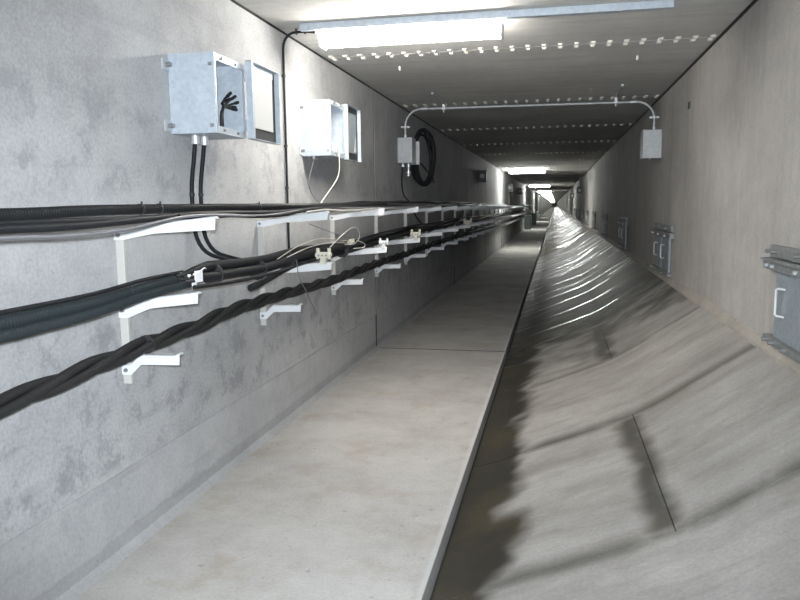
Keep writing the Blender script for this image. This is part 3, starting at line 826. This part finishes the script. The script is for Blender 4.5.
# box on the right wall at the end of the conduit
rbx = thing('wall_box', (XR, 8.36, .49), 'grey steel box on right wall at end of the cross conduit', 'junction box')
MB().box(.925, XR - .004, 8.36, 8.60, .49, .785).build('box_body', M['galv_dull'], rbx, bevel=.004)
MB().box(.915, .925, 8.355, 8.605, .487, .788).build('lid', M['galv_dull'], rbx)
MB().box(.895, XR - .004, 8.34, 8.36, .483, .492).build('base_flange', M['galv_dull'], rbx)
MB().cyl((1.0, 8.45, .49), (1.0, 8.45, .465), .018, 8).build('cable_gland', M['bolt'], rbx)

# ------------------------------------------------------------------ black lighting cable on the left wall
YW = 4.745
pth = [(-1.56, YW + .0, ZC - .03), (-1.62, YW, ZC - .022), (-1.70, YW, ZC - .022)] + [(-1.70 - .085 * math.sin(a), YW, ZC - .022 - .10 * (1 - math.cos(a))) for a in [math.pi / 2 * i / 6 for i in range(1, 7)]] + \
      [(-1.786, YW, z) for z in (.9, .6, .3, 0, -.2, -.33)]
lc = mesh_thing(MB().tube(pth, .0085, 8), 'lighting_cable', M['rubber'], (-1.786, YW, -.33),
                'thin black cable running down left wall from the large light', 'cable')
for zz in (.86, .40, .12): MB().tube([(-1.787, YW, zz), (-1.787, YW, zz + .018)], .013, 8).build('clip', M['dark'], lc)
for xx in (-1.63, -1.69): MB().box(xx - .004, xx + .004, YW - .012, YW + .012, ZC - .036, ZC).build('clip', M['dark'], lc)

# ------------------------------------------------------------------ steel hatches low in the right wall
def make_hatch(ya, lab):
    """ya = near end of the panel; panel is 1 m long"""
    root = thing('flood_hatch', (XR, ya + .5, -.70), lab, 'hatch', 'steel hatches low in the right wall')
    x = XR
    leafs = []
    for k in range(2):
        y0_ = ya + .01 + k * .495; y1_ = y0_ + .485
        lf = MB().box(x - .022 - .004 * k, x - .004, y0_, y1_, -.672, -.30).build('leaf', M['hatch'], root, bevel=.003)
        yh = y1_ - .10
        hp = [(x - .02, yh, -.55), (x - .066, yh, -.55), (x - .070, yh, -.545), (x - .070, yh, -.425), (x - .066, yh, -.42), (x - .02, yh, -.42)]
        # the grip stands off the leaf and leans towards the tunnel
        hp = [(x - .022, yh - .06, -.552), (x - .045, yh - .01, -.552), (x - .050, yh, -.545), (x - .050, yh, -.425), (x - .045, yh - .01, -.418), (x - .022, yh - .06, -.418)]
        MB().tube(hp, .0055, 8).build('handle', M['white'], lf)
        MB().box(x - .030, x - .02, y0_ + .0, y0_ + .02, -.67, -.30).build('edge_strip', M['hatch_rail'], lf)
    MB().box(x - .032, x - .002, ya - .10, ya + 1.10, -.275, -.215).build('upper_rail', M['hatch_rail'], root, bevel=.003)
    lr = MB().box(x - .045, x - .002, ya - .14, ya + 1.16, -.338, -.282).build('lower_rail', M['hatch_rail'], root, bevel=.003)
    MB().box(x - .060, x - .043, ya - .14, ya + 1.16, -.294, -.284).build('rail_lip', M['hatch_rail'], lr)
    sr = MB().box(x - .045, x - .002, ya - .06, ya + 1.10, -.705, -.675).build('sill_rail', M['hatch_rail'], root)
    for yy in (ya + .15, ya + .62, ya + .98, ya + 1.08):
        MB().cyl((x - .045, yy, -.318), (x - .060, yy, -.318), .011, 6).build('bolt', M['brass'], lr)
        MB().cyl((x - .032, yy, -.245), (x - .060, yy, -.245), .009, 6).build('stud', M['bolt'], root)
    for yy in (ya + .2, ya + .7, ya + .9, ya + 1.02):
        MB().cyl((x - .045, yy, -.690), (x - .072, yy, -.690), .010, 6).build('bolt', M['bolt'], sr)
    return root
HY = [2.94 + 4.5 * i for i in range(11)]
h0 = make_hatch(HY[0], 'nearest grey steel hatch, cut by right edge, white handle')
for i in range(1, 11):
    c = copy_tree(h0, (0, HY[i] - HY[0], 0))
    c['label'] = (ORD[i] + ' grey steel hatch low in the right wall') if i < 6 else 'one of the tiny far steel hatches low in right wall'

# ------------------------------------------------------------------ far small boxes and cabinets
def small_box(side, y, z, s, lab, mat='greybox'):
    x = XL if side < 0 else XR
    sg = 1 if side < 0 else -1
    root = thing('wall_box', (x, y, z), lab, 'junction box', 'small boxes far along the walls')
    xa, xb = sorted((x + sg * .003, x + sg * .17 * s))
    MB().box(xa, xb, y, y + .26 * s, z, z + .28 * s).build('box_body', M[mat], root, bevel=.004)
    xc, xd = sorted((x + sg * .17 * s, x + sg * .18 * s))
    MB().box(xc, xd, y - .005, y + .27 * s, z - .004, z + .285 * s).build('lid', M['greybox'], root)
    MB().cyl((x + sg * .08 * s, y - .004, z + .14 * s), (x + sg * .08 * s, y, z + .14 * s), .055 * s, 12).build('cover_disc', M['galv_dull'], root)
    MB().tube([(x + sg * .06, y + .1, z), (x + sg * .05, y + .1, z - .25), (x + sg * .08, y + .1, z - .55)] if side < 0 else [(x - .06, y + .1, z + .28 * s), (x - .06, y + .1, ZC)], .012, 8).build('cable_tail', M['pale_cable'] if side < 0 else M['rubber'], root)
    return root
small_box(-1, 17.7, .55, 1.0, 'small grey box on left wall beyond the cable coil')
small_box(-1, 28.5, .50, 1.1, 'dark box on left wall just past the second light')
small_box(-1, 36.5, .50, 1.1, 'farther dark box on left wall toward the third light')
small_box(1, 32.5, .43, 1.1, 'dark box high on right wall, nearer of the far pair')
small_box(1, 46.0, .36, 1.1, 'dark box high on right wall, farther of the far pair')
def cabinet(y, lab):
    root = thing('floor_cabinet', (XL + .02, y, ZF), lab, 'cabinet', 'cabinets far along the walkway')
    MB().box(XL + .02, XL + .42, y, y + .5, ZF + .05, ZF + .80).build('cabinet_body', M['cabinet'], root, bevel=.006)
    MB().box(XL + .04, XL + .40, y + .02, y + .48, ZF, ZF + .05).build('plinth', M['greybox'], root)
    MB().box(XL + .01, XL + .44, y - .02, y + .52, ZF + .80, ZF + .83).build('top_cover', M['greybox'], root)
    MB().box(XL + .42, XL + .43, y + .03, y + .47, ZF + .09, ZF + .76).build('door', M['cabinet'], root)
cabinet(44.6, 'dark green-grey cabinet on walkway where the cable brackets end')
cabinet(56.0, 'second dark cabinet farther along the walkway')
cabinet(68.0, 'third and farthest dark cabinet along the walkway')

# clean the helper properties used while building
for o in bpy.data.objects:
    for kk in ('_local', '_base'):
        if kk in o: del o[kk]
